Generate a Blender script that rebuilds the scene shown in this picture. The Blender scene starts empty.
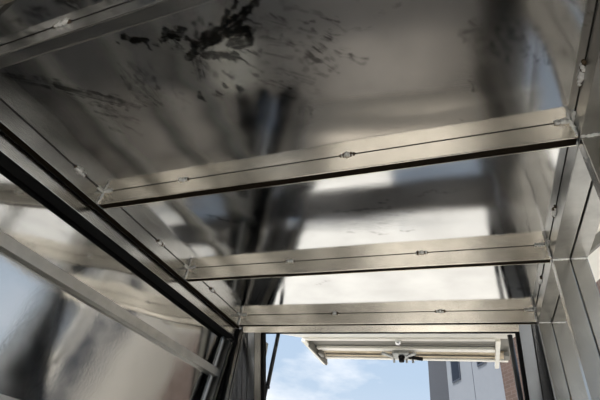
import bpy, bmesh, math, random
from mathutils import Vector, Matrix, noise
random.seed(4)
C = bpy.context.scene.collection
S = bpy.context.scene
OZ = 1.9                       # camera height above the ground; below, heights are given from the camera's level

# ------------------------------------------------------------------ camera
R = [[0.9346867, -0.111337, -0.3375867], [0.3339595, 0.6003989, 0.7266308], [0.1217858, -0.7919124, 0.5983669]]                       # rows: world x, y, z in (right, down, forward)
cd = bpy.data.cameras.new('camera'); cam = bpy.data.objects.new('camera', cd); C.objects.link(cam)
cd.sensor_width = 36; cd.lens = 411.412 / 600 * 36; cd.clip_start = 0.01; cd.clip_end = 500
cam.matrix_world = Matrix(((R[0][0], -R[0][1], -R[0][2], 0), (R[1][0], -R[1][1], -R[1][2], 0),
                           (R[2][0], -R[2][1], -R[2][2], OZ), (0, 0, 0, 1)))
S.camera = cam
# ------------------------------------------------------------------ world, sun, exposure
W = bpy.data.worlds.new('sky'); S.world = W; W.use_nodes = True
n = W.node_tree.nodes; l = W.node_tree.links; n.clear()
out = n.new('ShaderNodeOutputWorld'); bg = n.new('ShaderNodeBackground'); l.new(bg.outputs[0], out.inputs[0])
tc = n.new('ShaderNodeTexCoord'); sep = n.new('ShaderNodeSeparateXYZ'); l.new(tc.outputs['Generated'], sep.inputs[0])
gr = n.new('ShaderNodeValToRGB'); l.new(sep.outputs['Z'], gr.inputs[0])
e = gr.color_ramp.elements; e[0].position = 0; e[0].color = (.64, .71, .79, 1); e[1].position = 1; e[1].color = (.22, .36, .62, 1)
k = e.new(.25); k.color = (.44, .56, .71, 1); k = e.new(.55); k.color = (.38, .53, .76, 1)
mp = n.new('ShaderNodeMapping'); mp.inputs['Scale'].default_value = (1, 1, 2.6); mp.inputs['Location'].default_value = (.35, .1, .42)
l.new(tc.outputs['Generated'], mp.inputs[0])
nz = n.new('ShaderNodeTexNoise'); nz.inputs['Scale'].default_value = 3.2; nz.inputs['Detail'].default_value = 7; nz.inputs['Roughness'].default_value = .55
l.new(mp.outputs[0], nz.inputs['Vector'])
cr = n.new('ShaderNodeValToRGB'); l.new(nz.outputs[0], cr.inputs[0])
e = cr.color_ramp.elements; e[0].position = .50; e[0].color = (0, 0, 0, 1); e[1].position = .72; e[1].color = (1, 1, 1, 1)
mx = n.new('ShaderNodeMixRGB'); mx.inputs[2].default_value = (.97, .98, 1.0, 1)
l.new(cr.outputs[0], mx.inputs[0]); l.new(gr.outputs[0], mx.inputs[1]); l.new(mx.outputs[0], bg.inputs[0])
bg.inputs[1].default_value = 1.0
sd = bpy.data.lights.new('sun', 'SUN'); sun = bpy.data.objects.new('sun', sd); C.objects.link(sun)
sd.energy = 6.0; sd.angle = .012; sd.color = (1, .95, .87)
sun.rotation_euler = Vector((-.15, -.50, .88)).to_track_quat('Z', 'Y').to_euler(); sun.location = (6, 1, 12)
S.view_settings.view_transform = 'Standard'; S.view_settings.look = 'None'; S.view_settings.gamma = 1
S.view_settings.exposure = 0.27; S.view_settings.use_curve_mapping = False
S.cycles.max_bounces = 14; S.cycles.glossy_bounces = 12; S.cycles.diffuse_bounces = 4
S.cycles.use_denoising = True; S.cycles.sample_clamp_indirect = 6

# ------------------------------------------------------------------ materials
def mat(name, col, rough=.5, metal=0.0, aniso=0.0, tan=(1, 0, 0), bump=0.0, bscale=(1, 1, 1), bs=40, var=0.0, vs=6, dirt=False, rvar=0.0, spec=.5):
    m = bpy.data.materials.new(name); m.use_nodes = True
    n = m.node_tree.nodes; l = m.node_tree.links; p = n['Principled BSDF']
    p.inputs['Base Color'].default_value = (*col, 1); p.inputs['Roughness'].default_value = rough
    p.inputs['Metallic'].default_value = metal; p.inputs['Specular IOR Level'].default_value = spec
    tc = n.new('ShaderNodeTexCoord'); geo = n.new('ShaderNodeNewGeometry')
    if aniso:
        p.inputs['Anisotropic'].default_value = aniso
        t = n.new('ShaderNodeCombineXYZ')
        for i in range(3): t.inputs[i].default_value = tan[i]
        l.new(t.outputs[0], p.inputs['Tangent'])
    if bump:
        mp = n.new('ShaderNodeMapping'); mp.inputs['Scale'].default_value = bscale; l.new(geo.outputs['Position'], mp.inputs[0])
        nz = n.new('ShaderNodeTexNoise'); nz.inputs['Scale'].default_value = bs; nz.inputs['Detail'].default_value = 4; l.new(mp.outputs[0], nz.inputs['Vector'])
        b = n.new('ShaderNodeBump'); b.inputs['Strength'].default_value = bump; b.inputs['Distance'].default_value = .002
        l.new(nz.outputs[0], b.inputs['Height']); l.new(b.outputs[0], p.inputs['Normal'])
    colsock = None
    if var:
        nz = n.new('ShaderNodeTexNoise'); nz.inputs['Scale'].default_value = vs; nz.inputs['Detail'].default_value = 6; l.new(geo.outputs['Position'], nz.inputs['Vector'])
        mr = n.new('ShaderNodeMapRange'); mr.inputs[1].default_value = .3; mr.inputs[2].default_value = .7
        mr.inputs[3].default_value = 1 - var; mr.inputs[4].default_value = 1 + var * .4; l.new(nz.outputs[0], mr.inputs[0])
        vm = n.new('ShaderNodeVectorMath'); vm.operation = 'SCALE'; vm.inputs[0].default_value = col; l.new(mr.outputs[0], vm.inputs['Scale'])
        colsock = vm.outputs[0]; l.new(colsock, p.inputs['Base Color'])
        if rvar:
            mr2 = n.new('ShaderNodeMapRange'); mr2.inputs[1].default_value = .3; mr2.inputs[2].default_value = .7
            mr2.inputs[3].default_value = rough - rvar; mr2.inputs[4].default_value = rough + rvar; l.new(nz.outputs[0], mr2.inputs[0]); l.new(mr2.outputs[0], p.inputs['Roughness'])
    if dirt:                                                # oily hand smears stored on the sheet itself
        at = n.new('ShaderNodeAttribute'); at.attribute_name = 'smear'
        mx = n.new('ShaderNodeMixRGB'); mx.inputs[2].default_value = (.035, .033, .028, 1)
        if colsock: l.new(colsock, mx.inputs[1])
        else: mx.inputs[1].default_value = (*col, 1)
        l.new(at.outputs['Fac'], mx.inputs[0]); l.new(mx.outputs[0], p.inputs['Base Color'])
    return m
SHEET = mat('polished_aluminium_sheet', (.68, .68, .675), .09, 1, .6, (1, 0, 0), .03, (1, 8, 1), 60, .16, 5, True, .035)
WALL = mat('brushed_aluminium_wall_sheet', (.60, .60, .595), .09, 1, .5, (0, 1, 0), .03, (1, 1, 1), 90, .08, 9, False, .03)
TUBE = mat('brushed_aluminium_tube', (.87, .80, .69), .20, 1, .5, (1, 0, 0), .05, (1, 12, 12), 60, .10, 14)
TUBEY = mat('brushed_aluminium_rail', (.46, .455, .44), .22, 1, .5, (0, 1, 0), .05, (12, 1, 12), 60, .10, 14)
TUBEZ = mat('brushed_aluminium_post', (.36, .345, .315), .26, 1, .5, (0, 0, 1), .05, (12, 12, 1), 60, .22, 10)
WELD = mat('weld_metal', (.92, .91, .88), .30, .4, bump=1.0, bs=500)
SOOT = mat('weld_scorch', (.10, .065, .035), .6, .3, bump=.3, bs=200)
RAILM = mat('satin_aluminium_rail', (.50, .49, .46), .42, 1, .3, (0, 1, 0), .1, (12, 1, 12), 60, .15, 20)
RUBBER = mat('black_rubber', (.009, .009, .009), .85, spec=.15)
DARKM = mat('weathered_grey_sheet', (.34, .35, .365), .22, 1, .3, (0, 0, 1), .03, (1, 1, 1), 60, .2, 12)
STILEM = mat('pale_anodised_stile', (.50, .53, .57), .28, 1, .3, (0, 0, 1), .03, (1, 1, 1), 60, .1, 12)
STILEL = mat('brown_grey_stile', (.44, .42, .38), .3, 1, .3, (0, 0, 1), .03, (1, 1, 1), 60, .15, 12)
BOARD = mat('tan_board', (.74, .69, .61), .45, 0, var=.15, vs=5)
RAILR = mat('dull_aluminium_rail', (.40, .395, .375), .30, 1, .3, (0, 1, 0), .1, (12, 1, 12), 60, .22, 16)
SATIN = mat('satin_grey_strip', (.36, .355, .34), .42, 1, .2, (0, 0, 1), .05, (1, 1, 1), 60, .12, 12)
UNDERDARK = mat('dark_brown_underside', (.014, .010, .006), .95, spec=.05)  # darkness of the beam and rail undersides, put into the colour
SEAM = mat('dark_joint', (.02, .018, .015), .8)
WHITE = mat('cream_painted_metal', (.86, .83, .75), .38, bump=.02, bs=20, var=.06, vs=12)
GREYP = mat('grey_hatch_skin', (.20, .19, .165), .5, .2, var=.08)
TAN = mat('tan_hatch_channel', (.50, .41, .28), .4, .5, var=.3, vs=16)
STRUT = mat('black_strut_tube', (.015, .016, .018), .3, 0)
ZINC = mat('dull_zinc', (.42, .43, .42), .4, .8, bump=.4, bs=120, var=.4, vs=60)
CHROME = mat('chrome_rod', (.75, .75, .75), .12, 1)
FLOOR = mat('plywood_floor', (.27, .26, .245), .5, bump=.1, bs=40, var=.2, vs=4)
COUNTER = mat('brown_counter_board', (.26, .24, .22), .5, var=.2, vs=6)
PAVE = mat('concrete_paving', (.60, .575, .525), .9, bump=.3, bs=30, var=.12, vs=2)
TARMAC = mat('dark_tarmac', (.09, .09, .095), .9, bump=.4, bs=60, var=.2, vs=5)
RENDER = mat('pale_grey_cladding', (.195, .212, .24), .8, var=.03)
RENDERB = mat('beige_backdrop_render', (.78, .73, .64), .8, var=.05)
SLATE = mat('dark_grey_cladding', (.055, .062, .078), .8, var=.04)
GLASSD = mat('dark_window_glass', (.01, .012, .02), .08, 0, spec=.15)
FRAMEW = mat('window_frame_dark', (.03, .035, .05), .4)
GREEN = mat('hedge_leaves', (.06, .09, .03), .8, var=.5, vs=8)
def brick_mat():
    m = bpy.data.materials.new('brown_brick'); m.use_nodes = True
    n = m.node_tree.nodes; l = m.node_tree.links; p = n['Principled BSDF']; p.inputs['Roughness'].default_value = .85
    tc = n.new('ShaderNodeTexCoord'); b = n.new('ShaderNodeTexBrick'); mp = n.new('ShaderNodeMapping')
    mp.inputs['Rotation'].default_value = (math.radians(90), 0, 0)
    l.new(tc.outputs['Object'], mp.inputs[0]); l.new(mp.outputs[0], b.inputs['Vector'])
    b.inputs['Color1'].default_value = (.078, .05, .04, 1); b.inputs['Color2'].default_value = (.098, .062, .048, 1); b.inputs['Mortar'].default_value = (.13, .10, .085, 1)
    b.inputs['Scale'].default_value = 3.2; b.inputs['Mortar Size'].default_value = .015
    l.new(b.outputs[0], p.inputs['Base Color']); return m
BRICK = brick_mat()

# ------------------------------------------------------------------ helpers
def link(name, bm, m, parent=None, smooth=False):
    me = bpy.data.meshes.new(name); bm.to_mesh(me); bm.free()
    for mm in (m if isinstance(m, (list, tuple)) else [m]): me.materials.append(mm)
    o = bpy.data.objects.new(name, me); C.objects.link(o)
    if smooth:
        for p in me.polygons: p.use_smooth = True
    if parent:
        o.parent = parent; o.matrix_parent_inverse = parent.matrix_world.inverted() if parent.type != 'EMPTY' else Matrix.Translation(-parent.location)
    return o
def add_box(bm, x0, x1, y0, y1, z0, z1, bev=.002, mi=0):
    v = [bm.verts.new((x, y, z + OZ)) for x in (x0, x1) for y in (y0, y1) for z in (z0, z1)]
    f = [bm.faces.new([v[i] for i in q]) for q in ((0, 1, 3, 2), (4, 6, 7, 5), (0, 4, 5, 1), (2, 3, 7, 6), (0, 2, 6, 4), (1, 5, 7, 3))]
    for a in f: a.material_index = mi
    if bev:
        es = list({e for a in f for e in a.edges})
        bmesh.ops.bevel(bm, geom=es, offset=bev, segments=2, affect='EDGES', profile=.6)
def box(name, x0, x1, y0, y1, z0, z1, m, parent=None, bev=.002):
    bm = bmesh.new(); add_box(bm, x0, x1, y0, y1, z0, z1, bev); bmesh.ops.recalc_face_normals(bm, faces=bm.faces)
    return link(name, bm, m, parent)
def hexa(bm, pts, bev=.0015):                                # 8 corners: bottom loop 0-3, top loop 4-7
    v = [bm.verts.new((p[0], p[1], p[2] + OZ)) for p in pts]
    f = [bm.faces.new([v[i] for i in q]) for q in ((0, 1, 2, 3), (4, 7, 6, 5), (0, 4, 5, 1), (1, 5, 6, 2), (2, 6, 7, 3), (3, 7, 4, 0))]
    bmesh.ops.recalc_face_normals(bm, faces=f)
    if bev: bmesh.ops.bevel(bm, geom=list({e for a in f for e in a.edges}), offset=bev, segments=2, affect='EDGES')
def tube(bm, a, b, r, seg=16, r2=None):
    a = Vector(a) + Vector((0, 0, OZ)); b = Vector(b) + Vector((0, 0, OZ)); d = b - a
    M = Matrix.Translation((a + b) / 2) @ d.to_track_quat('Z', 'Y').to_matrix().to_4x4()
    bmesh.ops.create_cone(bm, cap_ends=True, segments=seg, radius1=r, radius2=r if r2 is None else r2, depth=d.length, matrix=M)
def empty(name, loc):
    o = bpy.data.objects.new(name, None); C.objects.link(o); o.location = (loc[0], loc[1], loc[2] + OZ); return o
def tag(o, label, cat, group=None):
    o['label'] = label; o['category'] = cat
    if group: o['group'] = group
    return o
def struct(o): o['kind'] = 'structure'; return o
def bead(x, y, z, dx, dy, dz, seed, parent, rad=.004, name='weld_bead', m=None):
    """a lumpy run of weld metal, made of overlapping ripples"""
    bm = bmesh.new(); L = math.sqrt(dx*dx + dy*dy + dz*dz); k = max(3, int(L / (rad * 1.0))); rn = random.Random(seed)
    for i in range(k):
        t = i / (k - 1) - .5; s = rad * (1.15 - 1.2 * t * t) * rn.uniform(.65, 1.2)
        M = Matrix.Translation((x + dx*t + rn.uniform(-.3, .3)*rad*1.1, y + dy*t + rn.uniform(-.3, .3)*rad*1.1, z + dz*t + OZ)) @ Matrix.Rotation(rn.random()*3, 4, 'Z')
        bmesh.ops.create_icosphere(bm, subdivisions=2, radius=s, matrix=M)
    return link(name, bm, m or WELD, parent, True)

# ------------------------------------------------------------------ ground, trailer shell
bm = bmesh.new(); add_box(bm, -60, 60, -60, 80, -2.3, -1.9, 0); struct(link('ground', bm, PAVE))
bm = bmesh.new(); add_box(bm, -40, 40, 24, 30, -1.9, -1.895, 0); struct(link('street', bm, TARMAC))
bm = bmesh.new(); add_box(bm, -1.23, .42, -.80, 2.36, -1.42, -1.30, .004); struct(link('floor', bm, FLOOR))

DIRT = [(-0.6719, 0.3298, -0.6713, 0.3326, 0.005, 0.9), (-0.6409, 0.3203, -0.629, 0.3338, 0.0085, 1.0), (-0.629, 0.3338, -0.6019, 0.3464, 0.0086, 1.0), (-0.6051, 0.3507, -0.6047, 0.3693, 0.0037, 0.9), (-0.5864, 0.3558, -0.581, 0.3599, 0.0049, 0.7), (-0.538, 0.3413, -0.517, 0.3496, 0.0141, 1.0), (-0.5595, 0.3529, -0.5406, 0.353, 0.0072, 1.0), (-0.5058, 0.3405, -0.5009, 0.3491, 0.0069, 0.9), (-0.5206, 0.4054, -0.4824, 0.3868, 0.0126, 0.95), (-0.4869, 0.3856, -0.4399, 0.3759, 0.0145, 1.0), (-0.4423, 0.3801, -0.3773, 0.36, 0.014, 1.0), (-0.3773, 0.36, -0.3409, 0.3433, 0.0088, 1.0), (-0.3409, 0.3433, -0.3049, 0.3239, 0.0063, 1.0), (-0.4111, 0.3598, -0.3837, 0.3356, 0.0067, 0.9), (-0.406, 0.3779, -0.3559, 0.3847, 0.0114, 1.0), (-0.4108, 0.4063, -0.366, 0.4061, 0.0142, 0.9), (-0.4843, 0.4125, -0.4181, 0.4356, 0.0099, 0.85), (-0.4679, 0.3415, -0.4774, 0.3655, 0.0068, 0.8), (-0.4323, 0.3492, -0.4303, 0.3544, 0.0056, 1.0), (-0.5122, 0.4185, -0.5248, 0.4577, 0.0127, 0.7), (-0.5027, 0.3685, -0.4698, 0.3877, 0.0072, 1.0), (-0.4996, 0.4385, -0.4884, 0.4671, 0.0077, 0.5), (-0.3715, 0.3302, -0.3597, 0.3164, 0.0053, 0.9), (-0.4452, 0.3248, -0.4535, 0.3386, 0.0044, 0.8), (-1.0283, 0.3328, -0.9127, 0.3915, 0.0105, 0.8), (-0.9127, 0.3915, -0.8114, 0.4602, 0.0151, 0.82), (-0.8114, 0.4602, -0.7524, 0.4989, 0.0139, 0.72), (-0.8751, 0.4617, -0.8158, 0.4975, 0.0038, 0.7), (-0.882, 0.4886, -0.8306, 0.5193, 0.0039, 0.6), (-0.8481, 0.4824, -0.8175, 0.5078, 0.0032, 0.6), (-0.9945, 0.3353, -0.8971, 0.3763, 0.003, 0.7), (-0.7056, 0.3811, -0.6877, 0.4779, 0.0081, 0.35), (-0.6787, 0.3854, -0.6606, 0.4622, 0.0053, 0.4), (-0.6686, 0.4113, -0.667, 0.4929, 0.0082, 0.35), (-0.2032, 0.4413, -0.1964, 0.4479, 0.0077, 0.75), (-0.2301, 0.4556, -0.2211, 0.4705, 0.0091, 0.75), (-0.2561, 0.4713, -0.2422, 0.4932, 0.0106, 0.7), (-0.1918, 0.4785, -0.1847, 0.4854, 0.0069, 0.45), (-0.2192, 0.502, -0.2091, 0.5153, 0.0108, 0.45), (-0.2736, 0.4875, -0.2734, 0.5148, 0.0073, 0.45), (-0.2494, 0.5155, -0.232, 0.5368, 0.0049, 0.4), (-0.3487, 0.3796, -0.2725, 0.4079, 0.0055, 0.35), (-0.2725, 0.4079, -0.2127, 0.4434, 0.0044, 0.4), (-0.3273, 0.4167, -0.2629, 0.4442, 0.0069, 0.4), (-0.2629, 0.4442, -0.2311, 0.4729, 0.0046, 0.4), (-0.3522, 0.4402, -0.2605, 0.491, 0.006, 0.35), (-0.3052, 0.3757, -0.28, 0.3919, 0.0086, 0.35), (-0.2683, 0.3512, -0.1925, 0.3987, 0.0041, 0.35), (-0.1925, 0.3987, -0.1613, 0.4389, 0.0031, 0.3), (-0.1613, 0.4389, -0.1111, 0.4483, 0.0032, 0.3), (-0.3348, 0.4931, -0.2714, 0.5379, 0.0101, 0.3), (-0.3214, 0.5367, -0.259, 0.5765, 0.0079, 0.25), (-0.3229, 0.6045, -0.3292, 0.6295, 0.0028, 0.6), (-0.2956, 0.6177, -0.3013, 0.643, 0.0028, 0.6), (-0.0972, 0.43, -0.0805, 0.4262, 0.0031, 0.5), (-0.0609, 0.415, -0.0456, 0.4152, 0.0029, 0.4), (0.0589, 0.5047, 0.0887, 0.5041, 0.0041, 0.5), (0.1285, 0.5087, 0.1305, 0.5223, 0.002, 0.6), (0.0977, 0.5154, 0.1142, 0.5734, 0.002, 0.35), (0.1269, 0.5258, 0.1557, 0.5774, 0.005, 0.25), (0.154, 0.5311, 0.1867, 0.605, 0.0028, 0.5), (0.1682, 0.5306, 0.2021, 0.6141, 0.0036, 0.5), (0.1895, 0.5366, 0.2442, 0.6013, 0.0098, 0.25), (0.2152, 0.5748, 0.2246, 0.62, 0.0061, 0.3), (0.2751, 0.5153, 0.2829, 0.5254, 0.0072, 0.5), (0.2613, 0.5314, 0.2844, 0.5462, 0.0037, 0.35), (0.2483, 0.492, 0.2589, 0.5009, 0.0035, 0.6), (0.0522, 0.7379, 0.0567, 0.7389, 0.0022, 0.8), (-0.813, 0.2156, -0.7854, 0.2211, 0.0118, 0.75), (-0.7854, 0.2211, -0.7788, 0.2206, 0.0117, 0.75), (-0.7186, 0.2195, -0.7105, 0.2286, 0.0112, 0.75), (-0.69, 0.2078, -0.6936, 0.2289, 0.0153, 0.6), (-0.9039, 0.2583, -0.8404, 0.26, 0.0078, 0.3), (-0.8124, 0.9941, -0.7659, 1.0146, 0.0039, 0.7), (-0.7874, 1.0237, -0.7556, 1.0418, 0.0049, 0.8), (-0.8853, 1.16, -0.8804, 1.1757, 0.0079, 0.8), (-0.6711, 1.0433, -0.6517, 1.0528, 0.0048, 0.7), (-0.5354, 1.0419, -0.484, 1.0628, 0.0064, 0.5), (-0.442, 1.0463, -0.1775, 1.0648, 0.0045, 0.4), (-0.0796, 1.0202, -0.0426, 0.998, 0.0053, 0.45), (-0.0426, 0.998, -0.0077, 1.0191, 0.0037, 0.4), (-0.0077, 1.0191, 0.0342, 1.0176, 0.0037, 0.3), (-0.7629, 1.246, -0.67, 1.1561, 0.0172, 0.3), (-0.6944, 1.0584, -0.6816, 1.1267, 0.0147, 0.3), (-0.6167, 1.2067, -0.5552, 1.1736, 0.008, 0.35), (0.1813, 1.6698, 0.192, 1.6707, 0.0057, 0.6), (0.2281, 1.6828, 0.2387, 1.6837, 0.0169, 0.5), (-0.5781, 1.5635, -0.5138, 1.5315, 0.0053, 0.3)]
rd = random.Random(9)
def px(ax, ay, bx_, by_, n_, la, lb, ang, st0, st1, r0, r1):   # scattered small smears inside a rectangle of the big panel
    for _ in range(n_):
        x = rd.uniform(ax, bx_); y = rd.uniform(ay, by_); L = rd.uniform(la, lb); a = ang + rd.uniform(-.35, .35)
        DIRT.append((x, y, x + L * math.cos(a), y + L * math.sin(a), rd.uniform(r0, r1), rd.uniform(st0, st1)))
px(-.56, .33, -.34, .52, 40, .0, .03, 1.0, .6, .95, .002, .006)
px(-.73, .38, -.60, .50, 26, .02, .06, 1.5, .4, .75, .0015, .004)
px(-.90, .44, -.72, .56, 22, .01, .05, .7, .4, .7, .0015, .004)
px(-.40, .36, -.16, .56, 30, .01, .05, .7, .4, .75, .002, .005)
px(.05, .47, .25, .62, 22, .01, .05, 1.2, .35, .6, .0015, .004)
px(-.30, .30, -.02, .40, 16, .01, .05, .2, .4, .7, .002, .004)
px(-.66, 1.0, -.1, 1.28, 22, .01, .05, .3, .35, .6, .001, .003)
px(-1.02, .20, -.6, .25, 8, .01, .04, .3, .5, .8, .002, .008)
def wave(x, y, x0, x1, y0, y1, amp, sd):
    e = min(x - x0, x1 - x, .10) / .10 * min(y - y0, y1 - y, .10) / .10
    v = noise.noise(Vector((x * 2.1 + sd, y * 3.2, sd))) * 1.0 + noise.noise(Vector((x * 5.5, y * 3.0 + sd, 3 + sd))) * .28
    v += .35 * noise.noise(Vector((x * 1.5 + y * 2.5 + sd, y * 11 - x * 3.0, 9 + sd)))
    return amp * v * max(0, min(1, e))
def smear(x, y, sl):
    s = 0
    wx = x + noise.noise(Vector((x * 45, y * 45, 1))) * .009 + noise.noise(Vector((x * 150, y * 150, 2))) * .003
    wy = y + noise.noise(Vector((x * 45, y * 45, 7))) * .009 + noise.noise(Vector((x * 150, y * 150, 8))) * .003
    for x1, y1, x2, y2, r, st in sl:
        dx, dy = x2 - x1, y2 - y1; L = math.sqrt(dx*dx + dy*dy) + 1e-6
        a = ((wx - x1)*dx + (wy - y1)*dy) / (L*L); t = max(0, min(1, a)); d = math.hypot(wx - x1 - t*dx, wy - y1 - t*dy)
        if d > r * 1.6 + .006: continue
        p = ((x - x1)*dy - (y - y1)*dx) / L                   # across the stroke
        g = noise.noise(Vector((a * L * 9 + x1 * 50, p * 260, 3)))    # hair lines along the stroke
        h = noise.noise(Vector((x * 70, y * 70, 11)))
        soft = .003 if st > .8 else .007
        v = max(0, min(1, (r - d) / soft + .5 + h * .9))
        if st < .84: v *= max(0, min(1, .55 + g * (2.2 - 1.2 * st) + h * .5))
        else: v *= max(.55, min(1, .95 + g * .5 + h * .6))
        s = max(s, v * st)
    return s
def sheet(name, x0, x1, y0, y1, z, step, amp, sd, dirty=True):
    nx = max(2, int((x1 - x0) / step)); ny = max(2, int((y1 - y0) / step))
    sl = [q for q in DIRT if y0 - .02 < (q[1] + q[3]) / 2 < y1 + .02] if dirty else []
    vs, sm = [], []
    for j in range(ny + 1):
        y = y0 + (y1 - y0) * j / ny
        near = [q for q in sl if min(q[1], q[3]) - q[4] - .012 < y < max(q[1], q[3]) + q[4] + .012]
        for i in range(nx + 1):
            x = x0 + (x1 - x0) * i / nx
            vs.append((x, y, z + OZ + wave(x, y, x0, x1, y0, y1, amp, sd))); sm.append(smear(x, y, near) if near else 0.0)
    fs = [(j*(nx+1)+i, (j+1)*(nx+1)+i, (j+1)*(nx+1)+i+1, j*(nx+1)+i+1) for j in range(ny) for i in range(nx)]
    me = bpy.data.meshes.new(name); me.from_pydata(vs, [], fs); me.materials.append(SHEET)
    at = me.attributes.new('smear', 'FLOAT', 'POINT'); at.data.foreach_set('value', sm)
    me.polygons.foreach_set('use_smooth', [True] * len(fs))
    o = bpy.data.objects.new(name, me); C.objects.link(o)
    md = o.modifiers.new('thickness', 'SOLIDIFY'); md.thickness = .002; md.offset = -1
    return struct(o)
BY = [-.80, -.29, .256, .80, 1.355, 1.886]
XL, XR = -1.125, .292
for i in range(5):
    y0 = BY[i] + .028; y1 = BY[i + 1] + .003
    sheet('ceiling', XL - .02, XR + .005, y0, y1, .8, [.03, .006, .003, .0045, .008][i], [.001, .0012, .0030, .0018, .0006][i], 2.3 + i * 3.1)
box('ceiling', -1.225, .42, -.80, 1.96, .812, .83, WALL, None, 0)['kind'] = 'structure'

# roof beams
words = {.256: 'bare aluminium roof beam crossing the top left corner of the ceiling',
         .80: 'bare aluminium roof beam across the middle, between the smeared big panel and the mirror bright one',
         1.355: 'bare aluminium roof beam next before the hatch beam, a scorched weld near its right end',
         1.886: 'bare aluminium roof beam directly above the open serving hatch',
         -.29: 'bare aluminium roof beam behind the viewer', -.84: 'bare aluminium roof beam at the rear door'}
beads = {.256: [(-.766, .040)], .80: [(-.25, .030), (-.791, .022)], 1.355: [(-.115, .030), (-.634, .024)], 1.886: [(-.093, .030), (-.59, .026)]}
for j, y in enumerate(BY):
    if y < 0: continue
    bm = bmesh.new(); x0, x1 = XL + .001, XR - .001
    if y < .5: add_box(bm, x0, x1, y + .005, y + .0258, .7465, .789, 0)
    add_box(bm, x0, x1, y, y + .0045, .746, .7995, .0016); add_box(bm, x0, x1, y + .0262, y + .030, .746, .7995, .0012); add_box(bm, x0, x1, y + .0045, y + .0262, .790, .7995, 0)
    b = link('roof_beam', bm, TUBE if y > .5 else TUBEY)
    if y > .5: box('dark_underside_strip', x0 + .002, x1 - .002, y + .0048, y + .0259, .7475, .7895, UNDERDARK, b, 0)  # dark strip put in so the open channel's hollow looks dark
    tag(b, words[y], 'beam', 'roof beams under the ceiling')
    for q, (bx_, L) in enumerate(beads[y]):
        bead(bx_, y - .002, .797, L, 0, 0, j * 7 + q, b, .0055); bead(bx_, y - .0004, .798, L * 1.25, 0, 0, j * 9 + q, b, .0050, 'scorch_mark', SOOT)
    for s, xx in ((1, XL + .004), (-1, XR - .004)):
        bead(xx + s*.016, y - .002, .796, .036, 0, 0, 40 + j, b, .0045)
        bead(xx, y - .001, .772, .0, .004, .044, 60 + j, b, .0042)
    bm = bmesh.new(); add_box(bm, XL + .01, XR - .01, y - .0012, y + .0005, .7988, .8002, 0); link('joint_line', bm, SEAM, b)

# side roof rails
def rail(x0, x1, lab):
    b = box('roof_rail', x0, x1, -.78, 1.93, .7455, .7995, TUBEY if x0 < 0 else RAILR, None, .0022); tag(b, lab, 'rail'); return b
rl = rail(-1.153, XL, 'long aluminium roof rail where the ceiling meets the left wall')
box('dark_underside_strip', -1.148, XL - .006, -.77, 1.92, .7425, .7455, UNDERDARK, rl, 0)  # strip added to darken the rail's underside
for q, (y, L) in enumerate([(.687, .035), (1.14, .03), (1.577, .03)]):
    bead(XL + .002, y, .796, 0, L, 0, 80 + q, rl, .0058); bead(XL + .001, y, .7975, 0, L * 1.3, 0, 280 + q, rl, .0048, 'scorch_mark', SOOT)
for y in (.786, 1.34, 1.872): bead(XL + .002, y, .796, 0, .03, 0, 90, rl, .0033)
box('joint_line', XL - .0003, XL + .0012, -.8, 1.88, .7978, .8002, SEAM, rl, 0)
rr = rail(XR + .001, XR + .049, 'inner roof rail along the right side, above the paired posts')
for q, (y, L) in enumerate([(.668, .045), (1.164, .035), (1.611, .03)]):
    bead(XR - .001, y, .796, 0, L, 0, 120 + q, rr, .0065); bead(XR, y, .7975, 0, L * 1.3, 0, 220 + q, rr, .0055, 'scorch_mark', SOOT)
for y in (.786, 1.34, 1.872): bead(XR - .001, y, .796, 0, .03, 0, 95, rr, .004)
box('joint_line', XR - .0005, XR + .0012, -.8, 1.88, .7978, .8002, SEAM, rr, 0)
ro = rail(XR + .0535, XR + .10, 'outer roof rail on the right side, split from the inner rail by a black gap')
box('joint_line', XR + .049, XR + .0535, -.77, 1.92, .765, .79, SEAM, ro, 0)

# paired posts on the right
pw = {.80: 'paired square aluminium posts at the right edge, topped by a row of weld',
      1.36: 'paired square aluminium posts below the middle roof beam, with a burnt weld on the side',
      1.89: 'paired square aluminium posts in the corner right of the serving hatch'}
for j, (y, w) in enumerate(pw.items()):
    t = tag(empty('wall_post', (XR + .05, y + .015, -1.30)), w, 'post', 'paired posts on the right')
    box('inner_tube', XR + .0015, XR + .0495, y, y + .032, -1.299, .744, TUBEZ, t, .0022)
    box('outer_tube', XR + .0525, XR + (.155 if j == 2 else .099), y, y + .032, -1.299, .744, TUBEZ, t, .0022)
    box('joint_line', XR + .0485, XR + .0535, y + .003, y + .029, -1.29, .742, SEAM, t, 0)
    for k in range(2):
        bead(XR + .026 + k*.05, y - .001, .744, .044, 0, 0, 150 + j*3 + k, t, .0030 if j else .0042)
    if j == 1:
        bead(XR + .093, y - .001, .462, .006, 0, .035, 170, t, .0055)
        bead(XR + .083, y + .0005, .472, .004, 0, .060, 171, t, .0042, 'scorch_mark', SOOT)
    if j == 2:
        bead(XR + .050, y + .0005, .43, .002, 0, .05, 175, t, .004, 'scorch_mark', SOOT)
# tall square posts behind the viewer on the right
for y in (-.29,):
    t = tag(empty('wall_post', (XR + .05, y, -1.30)), 'paired posts behind the viewer', 'post', 'posts behind the viewer')
    box('inner_tube', XR + .0015, XR + .0495, y, y + .032, -1.299, .744, TUBEZ, t); box('outer_tube', XR + .0525, XR + (.155 if j == 2 else .099), y, y + .032, -1.299, .744, TUBEZ, t)

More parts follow.
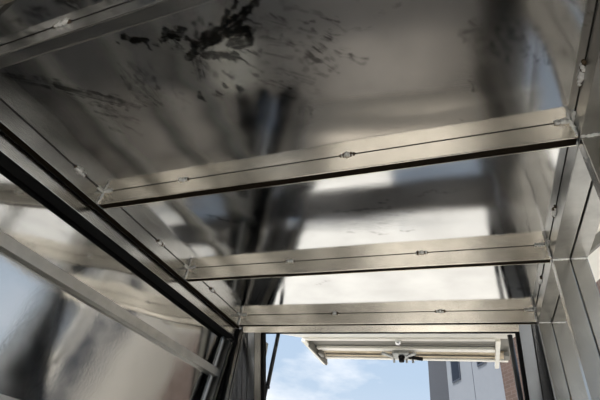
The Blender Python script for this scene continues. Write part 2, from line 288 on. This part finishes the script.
# right side: lower wall and the raised cream side flap outside
box('wall_right', XR + .101, XR + .12, -.80, 2.345, -1.3, -.12, WALL, None)['kind'] = 'structure'
box('wall_right', XR + .101, XR + .12, -.80, .78, -.119, .80, WALL, None)['kind'] = 'structure'
box('wall_right', XR + .157, XR + .17, 1.925, 2.345, -.119, .80, DARKM, None)['kind'] = 'structure'
box('wall_rear', -1.225, -.85, -.83, -.802, -1.3, .80, WALL, None)['kind'] = 'structure'
box('wall_rear', .20, .412, -.83, -.802, -1.3, .80, WALL, None)['kind'] = 'structure'
flap = tag(empty('side_flap', (.41, .5, .79)), 'raised cream flap outside the right side, only its edge seen past the posts', 'hatch')
bm = bmesh.new(); hexa(bm, [(.40, -.85, .80), (1.00, -.85, 1.30), (1.00, 1.90, 1.30), (.40, 1.90, .80), (.40, -.85, .815), (1.00, -.85, 1.315), (1.00, 1.90, 1.315), (.40, 1.90, .815)])
link('skin', bm, WHITE, flap)
for y in (.80, 1.36):
    bm = bmesh.new(); hexa(bm, [(.40, y, .765), (1.0, y, 1.265), (1.0, y + .03, 1.265), (.40, y + .03, .765), (.40, y, .80), (1.0, y, 1.30), (1.0, y + .03, 1.30), (.40, y + .03, .80)])
    link('cross_bar', bm, GREYP, flap)
# ------------------------------------------------------------------ left wall with its closed hatch door
LP = .095                       # the hatch door leans: its foot stands further out
def lx(z): return -LP * (.684 - z)
def wall_sheet(name, x, y0, y1, z0, z1, m, parent=None, amp=.0012, sd=1.0, t=.004):
    ny, nz = int((y1 - y0) / .02), int((z1 - z0) / .02); bm = bmesh.new(); g = []
    for j in range(nz + 1):
        for i in range(ny + 1):
            y = y0 + (y1 - y0) * i / ny; z = z0 + (z1 - z0) * j / nz
            e = min(i, ny - i, 5) / 5 * min(j, nz - j, 5) / 5
            g.append(bm.verts.new((x + lx(z) + amp * e * (noise.noise(Vector((y * 2.6 + sd, z * 2.2, sd))) + .3 * noise.noise(Vector((y * 6, z * 5, sd)))), y, z + OZ)))
    for j in range(nz):
        for i in range(ny):
            a = j * (ny + 1) + i; bm.faces.new((g[a], g[a + 1], g[a + ny + 2], g[a + ny + 1]))
    o = link(name, bm, m, parent, True); md = o.modifiers.new('thickness', 'SOLIDIFY'); md.thickness = t; md.offset = -1
    return o
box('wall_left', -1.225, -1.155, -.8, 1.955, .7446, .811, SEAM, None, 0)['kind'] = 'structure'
box('wall_left', -1.225, -1.1535, -.80, 2.035, .694, .7445, TUBEY, None, .002)['kind'] = 'structure'
box('wall_left', -1.42, -1.20, -.80, 2.345, -1.3, -.882, WALL, None, .002)['kind'] = 'structure'
box('wall_left', -1.42, -1.153, 2.037, 2.055, -.88, .811, DARKM, None)['kind'] = 'structure'
door = tag(empty('side_hatch_door', (-1.205, .7, -.9)), 'closed brushed aluminium hatch door filling the left wall, with two inner rails', 'hatch')
wall_sheet('panel', -1.205, -.79, 1.892, -.88, .688, WALL, door, .0030, 4.4)
wall_sheet('end_strip', -1.203, 1.8975, 1.972, -.88,   .688, SATIN, door, .0006, 7.7)
bm = bmesh.new(); hexa(bm, [(-1.2065 + lx(-.88), 1.975, -.88), (-1.188 + lx(-.88), 1.975, -.88), (-1.188 + lx(-.88), 1.990, -.88), (-1.2065 + lx(-.88), 1.990, -.88), (-1.2065, 1.975, .684), (-1.188, 1.975, .684), (-1.188, 1.990, .684), (-1.2065, 1.990, .684)]); link('frame_lip', bm, TUBEZ, door)
for z in (.487, .118, -.30):
    box('rail', -1.2035 + lx(z), -1.180 + lx(z) * .5, -.79, 1.925 if z > .4 else 1.96, z, z + .036, RAILM, door, .0015)
box('door_seal', -1.222, -1.1575, -.79, 1.93, .6885, .6935, RUBBER, door, 0)
box('door_seal', -1.29, -1.196, 1.992, 2.026, -.88, .690, RUBBER, door, 0)
# front left corner post
t = tag(empty('corner_post', (-1.15, 1.95, -1.3)), 'ridged aluminium corner post between the left hatch door and the serving hatch', 'post')
box('front_seal', -1.152, -1.142, 1.9325, 1.9375, -1.299, .744, RUBBER, t, 0); box('inner_ridge', -1.152, -1.125, 1.9377, 1.943, -1.299, .744, TUBEZ, t, .001)
box('groove', -1.152, -1.132, 1.9432, 1.9555, -1.299, .744, RUBBER, t, 0)
box('outer_ridge', -1.152, -1.124, 1.9557, 1.974, -1.299, .744, TUBEZ, t, .002)
box('return_sheet', -1.152, -1.135, 1.9745, 2.305, -1.299, .79, DARKM, t, 0)

# ------------------------------------------------------------------ front wall: the leaning window frame
TL = .44                        # the frame leans outward going down
def lean(x0, x1, t0, t1, d0, d1, name, m, parent, bev=.0015):
    """bar in the leaning plane; t is height below the top edge, d is depth behind the inner face"""
    bm = bmesh.new(); Y = lambda t, d: 1.93 + TL * t + d * .915; Z = lambda t, d: .764 - t + d * .40
    hexa(bm, [(x0, Y(t1, d0), Z(t1, d0)), (x1, Y(t1, d0), Z(t1, d0)), (x1, Y(t1, d1), Z(t1, d1)), (x0, Y(t1, d1), Z(t1, d1)),
              (x0, Y(t0, d0), Z(t0, d0)), (x1, Y(t0, d0), Z(t0, d0)), (x1, Y(t0, d1), Z(t0, d1)), (x0, Y(t0, d1), Z(t0, d1))], bev)
    return link(name, bm, m, parent)
wf = tag(empty('serving_window_frame', (-.37, 2.36, -1.3)), 'outward leaning aluminium frame round the open serving hatch, black seal inside', 'frame')
lean(-1.120, .2225, .0, .037, 0, .03, 'header', TUBE, wf)
lean(-1.051, -1.016, .0375, .86, 0, .03, 'stile', STILEL, wf)
lean(.223, .270, .0, .86, 0, .03, 'stile', STILEM, wf)
lean(-1.015, .226, .037, .044, .004, .034, 'seal', RUBBER, wf, 0)
lean(-1.0155, -.999, .044, .86, .004, .034, 'seal', RUBBER, wf, 0)
lean(.207, .2225, .044, .86, .004, .034, 'seal', RUBBER, wf, 0)
lean(-1.132, -1.055, .038, .86, .020, .030, 'infill_sheet', DARKM, wf, 0)
lean(-1.106, -1.1025, .038, .86, .0185, .0199, 'joint_line', SEAM, wf, 0)
lean(-1.0545, -1.0515, .038, .86, .004, .030, 'joint_line', SEAM, wf, 0)
lean(.2725, .2755, .0, .86, .004, .030, 'joint_line', SEAM, wf, 0)
lean(.276, .447, .0, .86, .022, .032, 'infill_sheet', DARKM, wf, 0)
box('lower_stile', -1.03, -.985, 2.31, 2.34, -.62, -.105, TUBEZ, wf); box('lower_stile', .222, .285, 2.31, 2.34, -.62, -.105, TUBEZ, wf)
box('wall_front', -1.2, .40, 2.31, 2.345, -1.3, -.625, BOARD, None)['kind'] = 'structure'
box('wall_front', -1.2, -1.035, 2.31, 2.34, -.62, -.105, WALL, None)['kind'] = 'structure'
box('wall_front', .29, .40, 2.31, 2.34, -.62, -.105, WALL, None)['kind'] = 'structure'
box('wall_front', -1.2, .40, 1.925, 2.02, .775, .80, WALL, None)['kind'] = 'structure'
t = tag(empty('serving_counter', (-.37, 2.2, -.35)), 'grey brown counter board below the serving hatch, seen only mirrored in the ceiling', 'counter')
box('apron', -1.03, .28, 2.29, 2.305, -.33, -.03, COUNTER, t); box('edge_strip', -1.03, .28, 2.275, 2.289, -.06, -.03, TUBE, t)

# ------------------------------------------------------------------ raised hatch leaf outside
hl = tag(empty('serving_hatch_leaf', (-.4, 1.99, .77)), 'raised cream serving hatch leaf with grey inner skin, folded out over the opening', 'hatch')
def slab(name, x0, x1, y0, z0, y1, z1, th, m, parent=hl, bev=.002):
    bm = bmesh.new()
    hexa(bm, [(x0, y0, z0), (x1, y0, z0), (x1, y1, z1), (x0, y1, z1), (x0, y0, z0 + th), (x1, y0, z0 + th), (x1, y1, z1 + th), (x0, y1, z1 + th)], bev)
    return link(name, bm, m, parent)
slab('upper_skin', -1.10, .275, 2.03, .775, 2.83, 1.012, .012, WHITE)
slab('lower_skin', -1.12, .275, 2.832, 1.012, 3.25, 1.012, .012, GREYP)
slab('cross_bar', -1.08, .176, 2.72, .972, 2.845, 1.0, .008, WHITE)
slab('cross_bar', -1.06, .176, 2.975, .992, 3.035, .992, .018, WHITE)
slab('tan_channel', -1.05, .255, 3.06, 1.000, 3.185, 1.000, .010, TAN)
slab('outer_edge', -1.06, .262, 3.195, .992, 3.235, .992, .020, WHITE)
slab('side_rail', -1.125, -1.085, 2.82, .985, 3.37, .985, .022, WHITE)
slab('side_rail', .178, .205, 2.80, .985, 3.36, .985, .022, WHITE)
slab('side_flange', -1.082, -1.070, 2.86, .960, 3.30, .960, .05, GREYP)
slab('end_block', -1.060, -1.030, 3.02, .965, 3.11, .965, .03, GREYP)
slab('channel_lip', -1.03, .176, 3.115, .990, 3.122, .990, .009, GREYP)
slab('end_block', .230, .258, 3.02, .968, 3.12, .968, .03, GREYP)
# latch in the middle
la = tag(empty('hatch_latch', (-.455, 3.07, .96)), 'small zinc latch with a dark knob under the middle of the raised hatch leaf', 'latch')
bm = bmesh.new(); add_box(bm, -.50, -.38, 3.0, 3.14, .966, .990, .006); link('plate', bm, ZINC, la)
bm = bmesh.new(); tube(bm, (-.44, 3.06, .966), (-.44, 3.06, .928), .024, 20, .018); link('knob', bm, RUBBER, la, True)
bm = bmesh.new(); hexa(bm, [(-.56, 2.99, .965), (-.50, 3.04, .955), (-.50, 3.07, .955), (-.58, 3.02, .965), (-.56, 2.99, .978), (-.50, 3.04, .968), (-.50, 3.07, .968), (-.58, 3.02, .978)]); link('wing', bm, ZINC, la)
bm = bmesh.new(); hexa(bm, [(-.41, 3.04, .955), (-.35, 2.99, .965), (-.33, 3.02, .965), (-.41, 3.07, .955), (-.41, 3.04, .968), (-.35, 2.99, .978), (-.33, 3.02, .978), (-.41, 3.07, .968)]); link('wing', bm, ZINC, la)
for i, x in enumerate((-.52, -.475, -.43, -.385)):
    bm = bmesh.new(); tube(bm, (x + .015, 3.13, .975), (x + .015, 3.14, .945), .008, 12); link('pin', bm, ZINC, la)
bm = bmesh.new(); tube(bm, (-.39, 3.06, .962), (-.30, 3.10, .962), .013, 12); link('handle', bm, RUBBER, la)
t = tag(empty('hatch_rod', (-.42, 2.74, .97)), 'thin latch rod with a round boss along the inner edge of the hatch leaf', 'rod')
bm = bmesh.new(); tube(bm, (-.42, 2.78, .985), (-.42, 2.775, .955), .022, 18, .016); link('boss', bm, CHROME, t, True)
bm = bmesh.new(); tube(bm, (-.40, 2.79, .962), (.165, 2.79, .962), .005, 10); link('shaft', bm, GREYP, t)

def strut(a, b, split, lab):
    t = tag(empty('gas_strut', b), lab, 'strut', 'gas struts of the serving hatch')
    a = Vector(a); b = Vector(b); m_ = a.lerp(b, split)
    bm = bmesh.new(); tube(bm, a, m_, .0115, 16); link('cylinder', bm, STRUT, t, True)
    bm = bmesh.new(); tube(bm, m_, m_.lerp(b, .03), .014, 16); link('collar', bm, STRUT, t, True)
    bm = bmesh.new(); tube(bm, m_, b, .0055, 12); link('piston_rod', bm, STRUT, t, True)
    bm = bmesh.new(); bmesh.ops.create_uvsphere(bm, u_segments=14, v_segments=8, radius=.013, matrix=Matrix.Translation(b + Vector((0, 0, OZ)))); link('ball_end', bm, RUBBER, t, True)
strut((-1.029, 2.20, .815), (-1.068, 2.20, .10), .41, 'black gas strut left of the opening, slanting across blue sky')
strut((.205, 2.19, .800), (.198, 2.19, .15), .75, 'black gas strut right of the opening, in front of brown brickwork')
bm = bmesh.new(); tube(bm, (.2125, 2.235, .80), (.2135, 2.215, .30), .003, 10)
tag(link('safety_cable', bm, RUBBER), 'thin dark cable running beside the right gas strut', 'cable')

# ------------------------------------------------------------------ something hanging at the top left: a light tube hanger
hg = tag(empty('vent_frame', (-.84, .18, .5)), 'slim aluminium frame with a hanging leg in the very top left corner', 'frame')
box('cross_tube', -1.12, -.72, .150, .172, .757, .7975, TUBE, hg)
box('leg', -.838, -.829, .176, .184, .30, .7975, TUBEZ, hg)

# ------------------------------------------------------------------ buildings
def fpt(t, z, d=0):             # point on the pale facade, t metres along it, d metres behind it
    return (-.64 + .476 * t + .879 * d, 14 - .879 * t + .476 * d, z)
def fbox(name, t0, t1, z0, z1, d0, d1, m, parent):
    bm = bmesh.new(); P = [fpt(t0, z0, d0), fpt(t1, z0, d0), fpt(t1, z0, d1), fpt(t0, z0, d1), fpt(t0, z1, d0), fpt(t1, z1, d0), fpt(t1, z1, d1), fpt(t0, z1, d1)]
    hexa(bm, P, 0); return link(name, bm, m, parent)
bd = tag(empty('office_building', fpt(1.5, -1.9, 0)), 'pale grey clad building with slit windows beyond the hatch', 'building')
fbox('wall', 0, 2.92, -1.9, 10.5, 0, 4, RENDER, bd)
for tj in (1.52,): fbox('panel_joint', tj, tj + .02, -1.8, 10.5, -.004, .003, FRAMEW, bd)
for t0, t1, z0, z1 in ((.34, .86, 3.56, 6.2), (1.86, 2.32, 3.66, 6.2), (.34, .86, 7.4, 9.6), (1.86, 2.32, 7.4, 9.6), (.34, .86, -.4, 2.2), (1.86, 2.32, -.4, 2.2)):
    w_ = fbox('window', t0, t1, z0, z1, -.03, .02, FRAMEW, bd)
    fbox('pane', t0 + .05, t1 - .05, z0 + .05, z1 - .05, -.035, -.028, GLASSD, w_)
bk = tag(empty('brick_building', fpt(5, -1.9, 0)), 'brown brick wing at the right of the opening, joined to pale cladding', 'building')
bk.rotation_euler = (0, 0, 0)
bm = bmesh.new(); hexa(bm, [fpt(2.94, -1.9, -.03), fpt(7.0, -1.9, -.03), fpt(7.0, -1.9, 2), fpt(2.94, -1.9, 2), fpt(2.94, 10, -.03), fpt(7.0, 10, -.03), fpt(7.0, 10, 2), fpt(2.94, 10, 2)], 0)
link('wall', bm, BRICK, bk)
box('coping', .6, 5.6, 8.0, 8.2, 8.0, 8.001, BRICK, bk, 0) if False else None
db = tag(empty('tower_block', (-.9, 17, -1.9)), 'narrow dark slate grey block standing behind the pale building, against the sky', 'building')
box('wall', -1.362, .6, 16, 16.35, -1.9, 12.0, SLATE, db, 0); box('roof_edge', -1.40, .64, 15.96, 16.39, 12.0, 12.15, FRAMEW, db, 0)

# ------------------------------------------------------------------ unseen building added at the right for its reflection in the left door
wh = tag(empty('backdrop', (6.2, 9, -1.9)), 'added beige warehouse with a dark gate in the yard, mirrored in the left door', 'building')
box('wall', 6.0, 6.6, 7.0, 14, -1.9, 3.9, RENDERB, wh, 0); box('gate', 5.95, 6.0, 7.1, 7.75, -1.9, 3.6, SLATE, wh, 0); box('roof_edge', 5.9, 6.7, 6.9, 14.1, 3.9, 4.1, FRAMEW, wh, 0)

# fill light added under the window ledge to brighten the mirrored front wall
ld = tag(empty('fill_strip', (-.37, 2.26, -.63)), 'added warm fill light strip under the serving hatch ledge, brightening the wall mirrored in the ceiling', 'fill light')
box('housing', -.95, .22, 2.235, 2.29, -.642, -.626, TUBE, ld)
al = bpy.data.lights.new('fill_light', 'AREA'); al.shape = 'RECTANGLE'; al.size = 1.1; al.size_y = .04; al.energy = 4.2; al.color = (1, .93, .84)
ao = bpy.data.objects.new('fill_light', al); C.objects.link(ao); ao.location = (-.365, 2.262, -.650 + OZ)
ao.parent = ld; ao.matrix_parent_inverse = Matrix.Translation(-ld.location)
